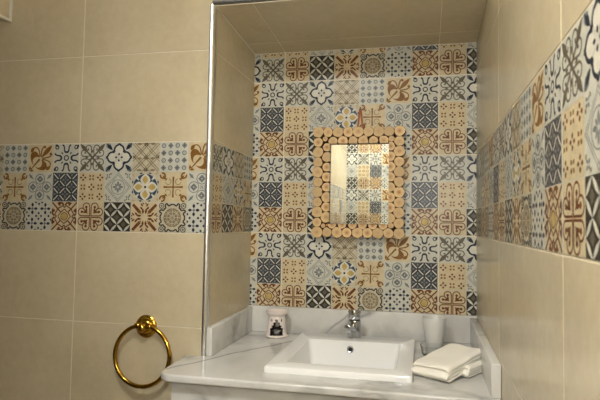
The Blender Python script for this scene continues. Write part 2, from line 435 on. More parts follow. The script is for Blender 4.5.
def tiled(name, org, u, n, u0, u1, z0, z1, joint, zones=(), v=(0, 0, 1), thick=.05, extra=(), th=.3, vj=0, rects=None):
    """zones: (zlo, zhi) in which the printed tiles run; extra: printed tiles laid upside down (a, b) origins"""
    s = Surf(org, u, n, v); G = .0014
    mats = [M['grout'], M['tile']]+[PM[k] for k in PK]; idx = {k: i+2 for i, k in enumerate(PK)}
    for (ru0, ru1, rz0, rz1) in (rects or [(u0, u1, z0, z1)]):
        s.poly([(ru0, rz0), (ru1, rz0), (ru1, rz1), (ru0, rz1)], 0, 0)
        k0 = math.floor((ru0-joint)/.6-1e-6); k1 = math.ceil((ru1-joint)/.6); j0 = math.floor((rz0-vj)/th-1e-6); j1 = math.ceil((rz1-vj)/th)
        for k in range(k0, k1):
            for j in range(j0, j1):
                a0, b0 = joint+.6*k, vj+th*j
                A0, A1 = max(a0+G, ru0), min(a0+.6-G, ru1); B0, B1 = max(b0+G, rz0), min(b0+th-G, rz1)
                if A1 <= A0 or B1 <= B0: continue
                printed = any(lo-1e-4 <= b0 and b0+th <= hi+1e-4 for lo, hi in zones)
                s.tile(A0, A1, B0, B1, HT, idx['W'] if printed else 1)
                if not printed: continue
                flip = any(abs(a0-ea) < .01 and abs(b0-eb) < .01 for ea, eb in extra)
                for r in range(3):
                    for c in range(6):
                        cell = ROWS[r][c]
                        if flip: ca, cb = a0+.6-.1*c-.05, b0+.1*r+.05
                        else: ca, cb = a0+.1*c+.05, b0+.3-.1*r-.05
                        if ca+.05 < A0 or ca-.05 > A1 or cb+.05 < B0 or cb-.05 > B1: continue
                        sg = -1 if flip else 1; hs = .0488
                        inside = ca-.05 > A0-.003 and ca+.05 < A1+.003 and cb-.05 > B0-.003 and cb+.05 < B1+.003
                        L0 = max(A0+.001, ca-.0492), min(A1-.001, ca+.0492), max(B0+.001, cb-.0492), min(B1-.001, cb+.0492)
                        if L0[1] <= L0[0] or L0[3] <= L0[2]: continue
                        s.poly([(L0[0], L0[2]), (L0[1], L0[2]), (L0[1], L0[3]), (L0[0], L0[3])], HT+LAY, idx[cell.g])
                        for qi, (col, lay, q) in enumerate(cell.p):
                            pts = [(ca+sg*x*hs, cb+sg*y*hs) for x, y in q]
                            if any(not (L0[0] <= a <= L0[1] and L0[2] <= b <= L0[3]) for a, b in pts):
                                pts = clip(pts, *L0)
                                if not pts: continue
                            s.poly(pts, HT+LAY*(1+lay)+qi*8e-7, idx[col])
        # wall body behind
        i = len(s.v)
        for h in (-.0002, -thick):
            s.v += [s.P(a, b, h) for a, b in ((ru0, rz0), (ru1, rz0), (ru1, rz1), (ru0, rz1))]
        for q in ([3, 2, 1, 0], [4, 5, 6, 7], [0, 1, 5, 4], [1, 2, 6, 5], [2, 3, 7, 6], [3, 0, 4, 7]): s.f.append([i+x for x in q]); s.m.append(0)
    me = bpy.data.meshes.new(name); me.from_pydata(s.v, [], s.f)
    for m in mats: me.materials.append(m)
    me.polygons.foreach_set('material_index', s.m); me.update()
    o = bpy.data.objects.new(name, me); COL.objects.link(o); o['kind'] = 'structure'
    # every polygon should face along the surface normal
    return o

tiled('wall_back', (0, 0, 0), (1, 0, 0), (0, -1, 0), XL, XR, 0, 1.2, 0, zones=[(0, 1.2)], extra=[(-.6, .9)], rects=[(XL, XR, 0, ZS0+.004)])
tiled('wall_niche_left', (XL, 0, 0), (0, 1, 0), (1, 0, 0), YF+.004, 0, ZF, 1.05, -.4, zones=[(.3, .6)])
tiled('wall_left', (0, YF, 0), (1, 0, 0), (0, -1, 0), XW, XL, ZF, ZC, -.6067, zones=[(.3, .6)],
      rects=[(XW, XL-.004, ZF, ZC), (XL-.004, XR, ZS1+.006, ZC)])
tiled('wall_right', (XR, 0, 0), (0, -1, 0), (-1, 0, 0), 0, -YB, ZF, ZC, 1.1543, zones=[(.3, .6)])
tiled('wall_rear', (0, YB, 0), (-1, 0, 0), (0, 1, 0), -XR, -XW, ZF, ZC, -.105, zones=[(-.6, 1.2)])
# niche soffit (tiles follow the slight fall towards the back)
sl = Vector((0, -.4, ZS1-ZS0)); 
tiled('ceiling_niche', (0, 0, ZS0), (1, 0, 0), (0, -sl.z/.4*1.0, -1), XL, XR, 0, sl.length-.004, 0, v=tuple(sl.normalized()), th=.6, vj=-.5, thick=.02)
# partition that only the mirror sees
pt = tiled('wall_partition', (-.088, 0, 0), (0, 1, 0), (1, 0, 0), YB, -1.42, ZF, ZC, -1.9, zones=[(.3, .6)], thick=.11)

# ------------------------------------------------------------------ generic mesh helpers
def link(name, bm, m, parent=None, smooth=False, loc=None):
    me = bpy.data.meshes.new(name); bm.normal_update(); bm.to_mesh(me); bm.free()
    for x in (m if isinstance(m, (list, tuple)) else [m]): me.materials.append(x)
    if smooth:
        for p in me.polygons: p.use_smooth = True
    o = bpy.data.objects.new(name, me); COL.objects.link(o)
    if loc: o.location = loc
    if parent: o.parent = parent
    return o
def empty(name, loc, label, cat, group=None, rz=0):
    o = bpy.data.objects.new(name, None); COL.objects.link(o); o.location = loc; o.rotation_euler.z = rz; o.empty_display_size = .02
    return tag(o, label, cat, group)
def tag(o, label, cat, group=None):
    o['label'] = label; o['category'] = cat
    if group: o['group'] = group
    return o
def autosmooth(o, ang=40):
    me = o.data
    for p in me.polygons: p.use_smooth = True
    bm = bmesh.new(); bm.from_mesh(me)
    for e in bm.edges:
        if len(e.link_faces) == 2 and e.calc_face_angle(0) > math.radians(ang): e.smooth = False
    bm.to_mesh(me); bm.free(); return o
def box(bm, x0, x1, y0, y1, z0, z1, bev=0, seg=2):
    r = bmesh.ops.create_cube(bm, size=1)
    for v in r['verts']:
        v.co = Vector(((x0+x1)/2+v.co.x*(x1-x0), (y0+y1)/2+v.co.y*(y1-y0), (z0+z1)/2+v.co.z*(z1-z0)))
    if bev:
        es = list({e for v in r['verts'] for e in v.link_edges})
        bmesh.ops.bevel(bm, geom=es, offset=bev, segments=seg, profile=.5, affect='EDGES')
def lathe(bm, prof, n=40, closed_ends=True, axis=None):
    """prof: (r, z) list"""
    rings = []
    for r, z in prof:
        rings.append([bm.verts.new((r*math.cos(2*PI*i/n), r*math.sin(2*PI*i/n), z)) for i in range(n)] if r > 1e-6 else [bm.verts.new((0, 0, z))])
    for a, b in zip(rings, rings[1:]):
        for i in range(n):
            j = (i+1) % n
            if len(a) == 1 and len(b) > 1: bm.faces.new((a[0], b[i], b[j]))
            elif len(b) == 1 and len(a) > 1: bm.faces.new((a[i], b[0], a[j]))
            elif len(a) > 1: bm.faces.new((a[i], b[i], b[j], a[j]))
    bmesh.ops.recalc_face_normals(bm, faces=bm.faces)
    return rings
def tube(bm, pts, r, n=12, close=False, caps=True):
    P = [Vector(p) for p in pts]; rs = r if isinstance(r, (list, tuple)) else [r]*len(P)
    rings = []; up = None
    for i, p in enumerate(P):
        if close: t = (P[(i+1) % len(P)]-P[i-1]).normalized()
        else: t = (P[min(i+1, len(P)-1)]-P[max(i-1, 0)]).normalized()
        if up is None:
            up = t.orthogonal().normalized()
        up = (up-t*up.dot(t)).normalized(); s = t.cross(up)
        rings.append([bm.verts.new(p+(up*math.cos(2*PI*k/n)+s*math.sin(2*PI*k/n))*rs[i]) for k in range(n)])
    m = len(rings)
    for i in range(m if close else m-1):
        a, b = rings[i], rings[(i+1) % m]
        off = 0
        if close and i == m-1:
            off = min(range(n), key=lambda o: (a[0].co-b[o].co).length)
        for k in range(n): bm.faces.new((a[k], a[(k+1) % n], b[(k+1+off) % n], b[(k+off) % n]))
    if caps and not close: bm.faces.new(rings[0][::-1]); bm.faces.new(rings[-1])
    bmesh.ops.recalc_face_normals(bm, faces=bm.faces)

# ------------------------------------------------------------------ rest of the shell
def slab(name, x0, x1, y0, y1, z0, z1, m):
    bm = bmesh.new(); box(bm, x0, x1, y0, y1, z0, z1); o = link(name, bm, m); o['kind'] = 'structure'; return o
slab('floor', XW, XR, YB, 0, ZF-.05, ZF, M['floor'])
slab('ceiling', XW, XR, YB, 0, ZC, ZC+.05, M['paint'])
tiled('wall_far_left', (XW, 0, 0), (0, 1, 0), (1, 0, 0), YB, YF, ZF, ZC, -.7, zones=[(.3, .6)])
# tiled beam under the ceiling, upper left, with a white edge where it meets the wall
bm_name = 'trim_4'
tiled(bm_name, (-.905, 0, 0), (0, 1, 0), (1, 0, 0), YB+.001, YF-.002, 1.047, ZC-.001, -1.0, thick=XW*-1-.905-.001)
bm = bmesh.new(); box(bm, -.912, -.899, YF-.011, YF-.0015, 1.045, ZC-.002, .002)
box(bm, -.912, -.899, -1.6, YF-.0015, 1.038, 1.049, .002)
o = link('trim_3', bm, M['white']); o['kind'] = 'structure'

# sealant line where the soffit meets the tiles
bm = bmesh.new()
tube(bm, [(XL+.002, -.0022, ZS0-.0012), (XR-.002, -.0022, ZS0-.0012)], .0017, 8)
o = link('trim_5', bm, M['white']); o['kind'] = 'structure'
bm = bmesh.new()
tube(bm, [(XL+.0022, -.003, ZS0-.0012), (XL+.0022, YF+.006, ZS1-.0024)], .0017, 8)
o = link('trim_6', bm, M['white']); o['kind'] = 'structure'

# steel corner profile round the niche edge: vertical and along the soffit
def corner_profile(name, pts_list):
    bm = bmesh.new()
    for path, prof in pts_list:
        pass
    return bm
bm = bmesh.new()
# vertical: quarter round in plan, just proud of both tile faces
r = .0138; n = 8; prof = []
cx, cy = XL-r+.0025, YF+r-.0025
prof = [(cx+r*math.cos(-PI/2+PI/2*i/n), cy+r*math.sin(-PI/2+PI/2*i/n)) for i in range(n+1)]
prof = [(cx-.003, cy-r)]+prof+[(cx+r, cy+.003), (cx, cy+.003), (cx-.003, cy)]
lo = [bm.verts.new((x, y, ZT+.0005)) for x, y in prof]; hi = [bm.verts.new((x, y, ZS1+.004)) for x, y in prof]
for i in range(len(prof)):
    j = (i+1) % len(prof); bm.faces.new((lo[i], lo[j], hi[j], hi[i]))
bm.faces.new(hi); bm.faces.new(lo[::-1]); bmesh.ops.recalc_face_normals(bm, faces=bm.faces)
o = link('trim_1', bm, M['trim'], smooth=False); autosmooth(o, 50); o['kind'] = 'structure'
bm = bmesh.new()
cz = ZS1+r-.001
prof = [(cy-r*math.cos(PI/2*i/n), cz-r*math.sin(PI/2*i/n)) for i in range(n+1)]
prof = [(cy-r, cz+.003)]+prof+[(cy+.003, cz-r), (cy+.003, cz), (cy, cz+.003)]
lo = [bm.verts.new((XL-.007, y, z)) for y, z in prof]; hi = [bm.verts.new((XR-.0015, y, z)) for y, z in prof]
for i in range(len(prof)):
    j = (i+1) % len(prof); bm.faces.new((lo[i], lo[j], hi[j], hi[i]))
bm.faces.new(hi); bm.faces.new(lo[::-1]); bmesh.ops.recalc_face_normals(bm, faces=bm.faces)
o = link('trim_2', bm, M['trim']); autosmooth(o, 50); o['kind'] = 'structure'

# ------------------------------------------------------------------ marble counter
SX0, SX1, SY0, SY1 = .103, .519, -.524, -.070      # washbasin outline
def rounded(pts, rad, n=6):
    out = []
    for i, p in enumerate(pts):
        r = rad[i]
        if r <= 0: out.append(p); continue
        a, b = Vector(pts[i-1]), Vector(pts[(i+1) % len(pts)]); p = Vector(p)
        u, w = (a-p).normalized(), (b-p).normalized()
        c = p+(u+w)*r; s, e = p+u*r, p+w*r
        a0 = math.atan2(s.y-c.y, s.x-c.x); a1 = math.atan2(e.y-c.y, e.x-c.x)
        while a1-a0 > PI: a1 -= 2*PI
        while a1-a0 < -PI: a1 += 2*PI
        out += [(c.x+r*math.cos(a0+(a1-a0)*k/n), c.y+r*math.sin(a0+(a1-a0)*k/n)) for k in range(n+1)]
    return out
def slab_curve(name, loops, z0, z1, bev, m, parent, res=3):
    cu = bpy.data.curves.new(name, 'CURVE'); cu.dimensions = '2D'; cu.fill_mode = 'BOTH'
    for lp in loops:
        sp = cu.splines.new('POLY'); sp.points.add(len(lp)-1); sp.use_cyclic_u = True
        for q, (x, y) in zip(sp.points, lp): q.co = (x, y, 0, 1)
    cu.extrude = (z1-z0)/2-bev; cu.bevel_depth = bev; cu.bevel_resolution = res; cu.offset = -bev
    tmp = bpy.data.objects.new(name+'_tmp', cu); COL.objects.link(tmp)
    dg = bpy.context.evaluated_depsgraph_get(); me = bpy.data.meshes.new_from_object(tmp.evaluated_get(dg))
    bpy.data.objects.remove(tmp); 
    for v in me.vertices: v.co.z += (z0+z1)/2
    me.name = name; me.materials.clear(); me.materials.append(m)
    o = bpy.data.objects.new(name, me); COL.objects.link(o); o.parent = parent
    return autosmooth(o, 50)
G = .0015
ct = empty('marble_countertop', (0, 0, 0), 'white veined marble vanity counter with upstands, filling the tiled niche', 'countertop')
outer = rounded([(-.194, YF-G), (-.184, -.608), (XR-G, -.608), (XR-G, -G), (XL+G, -G), (XL+G, YF-G-.0005)], [0, .05, 0, 0, 0, 0], 10)
hole = [(SX0+.02, SY0+.02), (SX0+.02, SY1-.02), (SX1-.02, SY1-.02), (SX1-.02, SY0+.02)]
slab_curve('slab', [outer, hole], ZT-.022, ZT, .006, M['marble'], ct, 4)
def upstand(x0, x1, y0, y1, zb, zf):
    bm = bmesh.new(); box(bm, x0, x1, y0, y1, ZT+.0003, 0)
    for v in bm.verts:
        if v.co.z > -.04: v.co.z = zb if v.co.y > (y0+y1)/2 else zf
    bmesh.ops.bevel(bm, geom=list(bm.edges), offset=.0025, segments=3, profile=.5, affect='EDGES')
    return autosmooth(link('upstand', bm, M['marble'], ct), 40)
upstand(XL+.0015, XR-.0015, -.022, -.0015, .014, .014)
upstand(XL+.0015, XL+.0215, YF-.003, -.0225, .012, .003)
upstand(XR-.0255, XR-.0015, -.594, -.0225, .008, -.001)
vb = empty('vanity_base', (.3, -.3, ZF), 'grey white marble front and side carrying the marble counter', 'vanity')
bm = bmesh.new(); box(bm, -.148-.3, XR-.002-.3, -.582+.3, -.562+.3, 0, ZT-.0225-ZF, .002)
link('front_panel', bm, M['marble'], vb)
bm = bmesh.new(); box(bm, -.148-.3, -.128-.3, -.5615+.3, YF-.002+.3, 0, ZT-.0225-ZF, .002)
link('side_panel', bm, M['marble'], vb)

# ------------------------------------------------------------------ washbasin
sk = empty('washbasin', (.311, -.297, ZT), 'rectangular white ceramic drop-in washbasin set into the marble counter', 'sink')
X0, X1, Y0, Y1 = SX0-.311, SX1-.311, SY0+.297, SY1+.297
def ring(bm, x0, x1, y0, y1, r, z, n=6):
    pts = rounded([(x0, y0), (x1, y0), (x1, y1), (x0, y1)], [r]*4, n)
    return [bm.verts.new((x, y, z)) for x, y in pts]
bm = bmesh.new(); H = .0185
bx0, bx1, by0, by1 = .154-.311, .470-.311, -.468+.297, -.168+.297
rr = [ring(bm, X0, X1, Y0, Y1, .006, .0003), ring(bm, X0, X1, Y0, Y1, .006, H-.005), ring(bm, X0+.0015, X1-.0015, Y0+.0015, Y1-.0015, .006, H-.0015),
      ring(bm, X0+.005, X1-.005, Y0+.005, Y1-.005, .006, H),
      ring(bm, bx0-.003, bx1+.003, by0-.003, by1+.003, .012, H), ring(bm, bx0, bx1, by0, by1, .012, H-.003),
      ring(bm, bx0+.006, bx1-.006, by0+.01, by1-.006, .014, H-.05),
      ring(bm, bx0+.014, bx1-.014, by0+.02, by1-.018, .02, H-.105), ring(bm, bx0+.03, bx1-.03, by0+.04, by1-.04, .025, H-.118),
      ring(bm, -.03, .03, -.05, .01, .028, H-.123)]
for a, b in zip(rr, rr[1:]):
    for i in range(len(a)): bm.faces.new((a[i], a[(i+1) % len(a)], b[(i+1) % len(a)], b[i]))
bm.faces.new(rr[-1])
# outer shell of the bowl under the counter
r2 = [rr[0], ring(bm, bx0-.008, bx1+.008, by0-.008, by1+.008, .014, -.001), ring(bm, bx0+.0, bx1-.0, by0+.006, by1-.004, .02, H-.118), ring(bm, bx0+.03, bx1-.03, by0+.04, by1-.04, .025, H-.132)]
for a, b in zip(r2, r2[1:]):
    for i in range(len(a)): bm.faces.new((a[i], b[i], b[(i+1) % len(a)], a[(i+1) % len(a)]))
bm.faces.new(r2[-1][::-1])
bmesh.ops.recalc_face_normals(bm, faces=bm.faces)
autosmooth(link('basin', bm, M['ceramic'], sk), 35)
# overflow ring on the back slope
bm = bmesh.new(); lathe(bm, [(.0065, -.001), (.0075, .0025), (.0115, .003), (.0125, .0005), (.0115, -.001), (.0065, -.001)], 28)
ov = link('overflow_ring', bm, M['chrome'], sk, True, (.3005-.311, by1-.0035, H-.027)); ov.rotation_euler = (PI/2, 0, 0)
bm = bmesh.new(); lathe(bm, [(0, .0), (.0068, .0), (.0068, .0012), (0, .0012)], 20)
ov2 = link('overflow_hole', bm, M['dark'], sk, False, (.3005-.311, by1-.0035, H-.027)); ov2.rotation_euler = (PI/2, 0, 0)
bm = bmesh.new(); lathe(bm, [(0, .004), (.018, .004), (.024, .002), (.026, -.0005), (0, -.0005)], 28)
link('drain', bm, M['chrome'], sk, True, (0, -.02, H-.1225))

# ------------------------------------------------------------------ mixer tap
tp = empty('basin_mixer_tap', (.3055, -.108, ZT+H), 'short chrome single-lever mixer tap at the back of the washbasin', 'tap')
bm = bmesh.new(); lathe(bm, [(0, 0), (.0265, 0), (.0265, .003), (.0245, .005), (.0235, .02), (.0235, .058), (.0225, .062), (0, .062)], 40)
autosmooth(link('body', bm, M['chrome'], tp), 40)
bm = bmesh.new(); tube(bm, [(0, -.005, .030), (-.008, -.035, .039), (-.016, -.056, .045), (-.0178, -.062, .045), (-.0182, -.0635, .045)], [.0145, .0125, .0115, .0112, .009], 24)
autosmooth(link('spout', bm, M['chrome'], tp), 40)
bm = bmesh.new(); lathe(bm, [(0, 0), (.0085, 0), (.009, .002), (.009, .010), (0, .010)], 24)
a = link('aerator', bm, M['trim'], tp, False, (-.0145, -.051, .0275)); autosmooth(a, 40)
bm = bmesh.new(); lathe(bm, [(0, .0), (.018, 0), (.0195, .004), (.018, .008), (0, .008)], 32)
autosmooth(link('collar', bm, M['pinemat'], tp, False, (0, 0, .0595)), 40)
# lever cap: a slanted dome with a flat front tongue
bm = bmesh.new(); lathe(bm, [(0, 0), (.0215, .0), (.0235, .004), (.0235, .024), (.0215, .029), (.014, .0310), (0, .0315)], 40)
for v in bm.verts:
    v.co.z += v.co.y*-.18*min(1, v.co.z/.02)+ .001
h = autosmooth(link('lever', bm, M['chrome'], tp, False, (0, 0, .066)), 40)
bm = bmesh.new(); box(bm, -.006, .006, -.040, -.015, .006, .012, .0022, 3)
h2 = link('lever_tongue', bm, M['chrome'], h, True); h2.rotation_euler = (.1, 0, 0)

# ------------------------------------------------------------------ oil burner and its candle
ob = empty('oil_burner', (.010, -.083, ZT+.0003), 'small pinkish white ceramic oil burner with pointed opening, standing left of the basin', 'oil burner', rz=.24)
bm = bmesh.new(); n = 144
prof = [(.038, .0), (.0415, .003), (.0415, .007), (.038, .010), (.0365, .018)]+[(.0365-.006*t, .018+.058*t) for t in [k/24 for k in range(1, 25)]]+[(.0305, .080)]
rg = []
for rad, z in prof: rg.append([bm.verts.new((rad*math.cos(2*PI*i/n), rad*math.sin(2*PI*i/n), z)) for i in range(n)])
def cutout(x, z):
    w = .0255 if z < .03 else (.0255-.0255*(z-.03)/.041 if z < .071 else -1)
    if z > .03: w += .003*math.sin((z-.03)*600)
    return z > .0135 and abs(x) < w
for a, b in zip(rg, rg[1:]):
    for i in range(n):
        j = (i+1) % n; c = (a[i].co+a[j].co+b[i].co+b[j].co)/4
        if c.y < 0 and (cutout(c.x, c.z) or (.059 < c.z < .068 and .0165 < abs(c.x) < .0215)): continue
        if c.y > 0 and .03 < c.z < .055 and abs(c.x) < .008: continue
        bm.faces.new((a[i], a[j], b[j], b[i]))
bm.faces.new(rg[0][::-1])
o = link('body', bm, M['burner'], ob, True)
md = o.modifiers.new('wall', 'SOLIDIFY'); md.thickness = .004; md.offset = -1; md.material_offset = 1; o.data.materials.append(M['inner_shade'])  # inner faces coloured dark to stand in for shade inside the burner
bm = bmesh.new(); lathe(bm, [(0, .0785), (.031, .0785), (.034, .080), (.0395, .087), (.0415, .092), (.0415, .0945), (.039, .095), (.035, .091), (.022, .085), (0, .083)], 48)
autosmooth(link('dish', bm, M['burner'], ob), 50)
tl = empty('tealight_candle', (.010, -.083, ZT+.0046), 'tealight candle in a thin metal cup inside the oil burner', 'candle')
bm = bmesh.new(); lathe(bm, [(0, 0), (.0185, 0), (.019, .016), (.0197, .0165), (.0185, .0165), (.018, .002), (0, .002)], 32)
autosmooth(link('cup', bm, M['alu'], tl), 40)
bm = bmesh.new(); lathe(bm, [(0, .0022), (.0176, .0022), (.0176, .0135), (.004, .0125), (0, .0125)], 32)
link('wax', bm, M['wax'], tl)
bm = bmesh.new(); tube(bm, [(0, 0, .0126), (.0005, 0, .017), (.0016, 0, .020)], .0007, 6); link('wick', bm, M['dark'], tl)

# ------------------------------------------------------------------ tumbler and glass soap dish
cp = empty('tumbler', (.585, -.100, ZT+.0003), 'plain milky white tumbler against the marble upstand behind the towels', 'tumbler')
bm = bmesh.new(); lathe(bm, [(0, 0), (.0265, 0), (.0285, .002), (.031, .03), (.0412, .102), (.0407, .103), (.0399, .102), (.029, .03), (.0265, .005), (0, .004)], 48)
autosmooth(link('cup', bm, M['plastic'], cp), 50)
sd = empty('glass_soap_dish', (.583, -.212, ZT+.0003), 'low clear glass soap dish between tumbler and folded towels', 'soap dish', rz=.1)
bm = bmesh.new()
rr = [ring(bm, -.036, .036, -.022, .022, .012, 0), ring(bm, -.042, .042, -.028, .028, .014, .008), ring(bm, -.045, .045, -.031, .031, .015, .030),
      ring(bm, -.041, .041, -.027, .027, .012, .030), ring(bm, -.038, .038, -.024, .024, .012, .009), ring(bm, -.034, .034, -.02, .02, .01, .006)]
for a, b in zip(rr, rr[1:]):
    for i in range(len(a)): bm.faces.new((a[i], a[(i+1) % len(a)], b[(i+1) % len(a)], b[i]))
bm.faces.new(rr[0][::-1]); bm.faces.new(rr[-1]); bmesh.ops.recalc_face_normals(bm, faces=bm.faces)
autosmooth(link('dish', bm, M['glass'], sd), 40)

# ------------------------------------------------------------------ folded towels
def towel(name, length, width, layers, t, seed, label, gap=.0016):
    """one long cloth folded back and forth; the profile runs along x, cloth width along y"""
    path = []; pitch = t+gap; Ln = length/2-pitch/2
    random.seed(seed)
    ends = [random.uniform(-.004, .002) for _ in range(layers+1)]
    for k in range(layers):
        z = t/2+pitch*k; a, b = (-Ln-ends[k], Ln+ends[k+1]) if k % 2 == 0 else (Ln+ends[k], -Ln-ends[k+1])
        m = 12
        for i in range(m+1): path.append((a+(b-a)*i/m, z))
        if k < layers-1:
            s = 1 if b > 0 else -1
            for q in range(1, 6):
                an = -PI/2+PI*q/6; path.append((b+s*math.cos(an)*pitch/2*1.25, z+pitch/2+math.sin(an)*pitch/2))
    # offset curves to give the cloth its thickness
    up, dn = [], []
    for i, p in enumerate(path):
        a, b = path[max(0, i-1)], path[min(len(path)-1, i+1)]; d = Vector((b[0]-a[0], b[1]-a[1])).normalized(); nn = Vector((-d.y, d.x))
        up.append((p[0]+nn.x*t/2, p[1]+nn.y*t/2)); dn.append((p[0]-nn.x*t/2, p[1]-nn.y*t/2))
    loop = up+dn[::-1]; bm = bmesh.new(); W = 14; secs = []
    for j in range(W+1):
        y = -width/2+width*j/W; e = .0; sc_ = 1
        secs.append([bm.verts.new((x, y, z)) for x, z in loop])
    nl = len(up)
    for j in range(W):
        for i in range(len(loop)):
            k = (i+1) % len(loop); bm.faces.new((secs[j][i], secs[j][k], secs[j+1][k], secs[j+1][i]))
    for s in (secs[0], secs[-1]):
        for i in range(nl-1):
            bm.faces.new((s[i], s[i+1], s[len(loop)-2-i], s[len(loop)-1-i]))
    H_ = layers*pitch
    for v in bm.verts:
        p = v.co.copy(); w = min(1, max(0, p.z/H_))
        nz = noise.noise(Vector((p.x*16+seed, p.y*16, 0)))*.0035+noise.noise(Vector((p.x*45+seed, p.y*45, p.z*60)))*.0012
        edge = max(0, abs(p.y)/(width/2)-.72)/.28
        endx = max(0, abs(p.x)/(length/2)-.76)/.24
        v.co.z += nz*w*1.3-.006*w*edge**2-.007*w*endx**2
        v.co.y += noise.noise(Vector((p.x*22, seed, p.z*180)))*.003
        v.co.x += noise.noise(Vector((p.y*22, seed+3, p.z*140)))*.0022
        if w <= .02: v.co.z = max(v.co.z, .0)
    bmesh.ops.recalc_face_normals(bm, faces=bm.faces)
    o = link(name, bm, M['terry'], smooth=True)
    sb = o.modifiers.new('soft', 'SUBSURF'); sb.levels = 1; sb.render_levels = 2
    tag(o, label, 'towel')
    return o
t2 = towel('folded_towel', .13, .085, 4, .0066, 11, 'smaller white folded towel lying underneath, propping up the larger one')
t2.location = (.668, -.375, ZT+.0022); t2.rotation_euler = (0, 0, math.radians(58))
t1 = towel('folded_towel', .215, .118, 4, .0088, 5, 'larger white folded towel on top, leaning on the one beneath')
T1ROT = (0, 0, math.radians(57))
t1.location = (.622, -.392, ZT+.0125)
t1.rotation_mode = 'XYZ'

# ------------------------------------------------------------------ mirror with frame of wood slices
MX0, MX1, MZ0, MZ1 = .1265, .4765, .285, .7085; IX0, IX1, IZ0, IZ1 = .1915, .4175, .3375, .6445
cxm, czm = (MX0+MX1)/2, (MZ0+MZ1)/2
mr = empty('wall_mirror', (cxm, -.0022, MZ0), 'rectangular wall mirror framed with round pale wood slices, hung on the patterned tiles', 'mirror')
bm = bmesh.new()
b0 = .008
for x0, x1, z0, z1 in ((MX0+b0, IX0+.001, MZ0+b0, MZ1-b0), (IX1-.001, MX1-b0, MZ0+b0, MZ1-b0), (IX0+.0011, IX1-.0011, MZ0+b0, IZ0+.001), (IX0+.0011, IX1-.0011, IZ1-.001, MZ1-b0)):
    box(bm, x0-cxm, x1-cxm, -.014, -.0005, z0-MZ0, z1-MZ0)
link('backing_board', bm, M['backing'], mr)
bm = bmesh.new(); box(bm, IX0+.0015-cxm, IX1-.0015-cxm, -.0125, -.0082, IZ0+.0015-MZ0, IZ1-.0015-MZ0)
gl = link('mirror_glass', bm, M['silver'], mr); 
gl.location.z += .17; gl.rotation_euler.x = math.radians(.0)
for v in gl.data.vertices: v.co.z -= .17
gl.rotation_euler.x = math.radians(.35)
def slice_mesh(r, clipfn, th, seed):
    """a slightly irregular disc in the xz plane, bark rim; clipfn limits it to the frame"""
    n = 26; pts = []; r *= 1.07; th += random.uniform(-.0015, .0015)
    for i in range(n):
        a = 2*PI*i/n; q = r*(1+.14*noise.noise(Vector((math.cos(a)*1.5+seed*7.3, math.sin(a)*1.5, seed))))
        pts.append((q*math.cos(a), q*math.sin(a)))
    pts = clip(pts, *clipfn)
    if not pts: return None
    bm = bmesh.new(); rim = .0011; cen = Vector((sum(p[0] for p in pts)/len(pts), sum(p[1] for p in pts)/len(pts)))
    def onclip(p): return any(abs(p[k//2]-clipfn[k]) < 1e-5 for k in range(4))
    back = [bm.verts.new((x, 0, z)) for x, z in pts]; fr = [bm.verts.new((x, -th+.001, z)) for x, z in pts]
    inn = []
    for x, z in pts:
        d = Vector((x, z))-cen; k = 1 if onclip((x, z)) else max(0, 1-rim/max(d.length, 1e-6)); inn.append(bm.verts.new((cen.x+d.x*k, -th, cen.y+d.y*k)))
    m = len(pts)
    for i in range(m):
        j = (i+1) % m
        cut = onclip(pts[i]) and onclip(pts[j])
        f = bm.faces.new((back[i], back[j], fr[j], fr[i])); f.material_index = 0 if cut else 1
        f = bm.faces.new((fr[i], fr[j], inn[j], inn[i])); f.material_index = 0 if cut else 1
    bm.faces.new(inn); bm.faces.new(back[::-1])
    bmesh.ops.recalc_face_normals(bm, faces=bm.faces)
    return bm
placed = []
def add_slice(x, z, r, th=.018):
    lims = [-9, 9, -9, 9]
    # keep out of the glass opening
    for (a, b, c, d) in ((IX0, IX1, IZ0, IZ1),):
        if c-r < z < d+r and a-r < x < b+r:
            if x < a and c < z < d+.0: lims[1] = min(lims[1], a-x)
            elif x > b and c < z < d: lims[0] = max(lims[0], b-x)
            elif z < c and a < x < b: lims[3] = min(lims[3], c-z)
            elif z > d and a < x < b: lims[2] = max(lims[2], d-z)
            elif math.hypot(max(a-x, x-b, 0), max(c-z, z-d, 0)) < r:
                if x < a: lims[1] = a-x
                else: lims[0] = b-x
    lims[0] = max(lims[0], MX0-x); lims[1] = min(lims[1], MX1-x); lims[2] = max(lims[2], MZ0-z); lims[3] = min(lims[3], MZ1-z)
    # neighbours that would overlap are pushed back by a shrinking radius
    rr_ = r
    for (px, pz, pr) in placed:
        d = math.hypot(px-x, pz-z)
        if d < pr+rr_-.0002: rr_ = min(rr_, d-pr-.0003)
    if rr_ < .0035: return
    b = slice_mesh(rr_, lims, th, random.random()*10)
    if b is None: return
    placed.append((x, z, rr_))
    o = link('wood_slice', b, [M['wood'], M['bark']], mr, loc=(x-cxm, -.0145, z-MZ0))
random.seed(21)
rb = .0202; per = []
nx = 8; nz = 10
sxp = (MX1-MX0-2*rb)/nx; szp = (MZ1-MZ0-2*rb)/nz
for i in range(nx+1):
    for zz in (MZ1-rb, MZ0+rb): per.append((MX0+rb+sxp*i, zz))
for j in range(1, nz):
    for xx in (MX0+rb, MX1-rb): per.append((xx, MZ0+rb+szp*j))
for x, z in per: 
    jx = random.uniform(-.0008, .0008); add_slice(x+jx*0, z+jx*0, rb*random.uniform(.97, 1.03))
for i in range(nx-1):
    for zz in (IZ1+.009, IZ0-.002):
        x = MX0+rb+sxp*(i+1); add_slice(x+sxp/2-.0, zz, .0185*random.uniform(.9, 1.05)) if IX0-.01 < x+sxp/2 < IX1+.012 else None
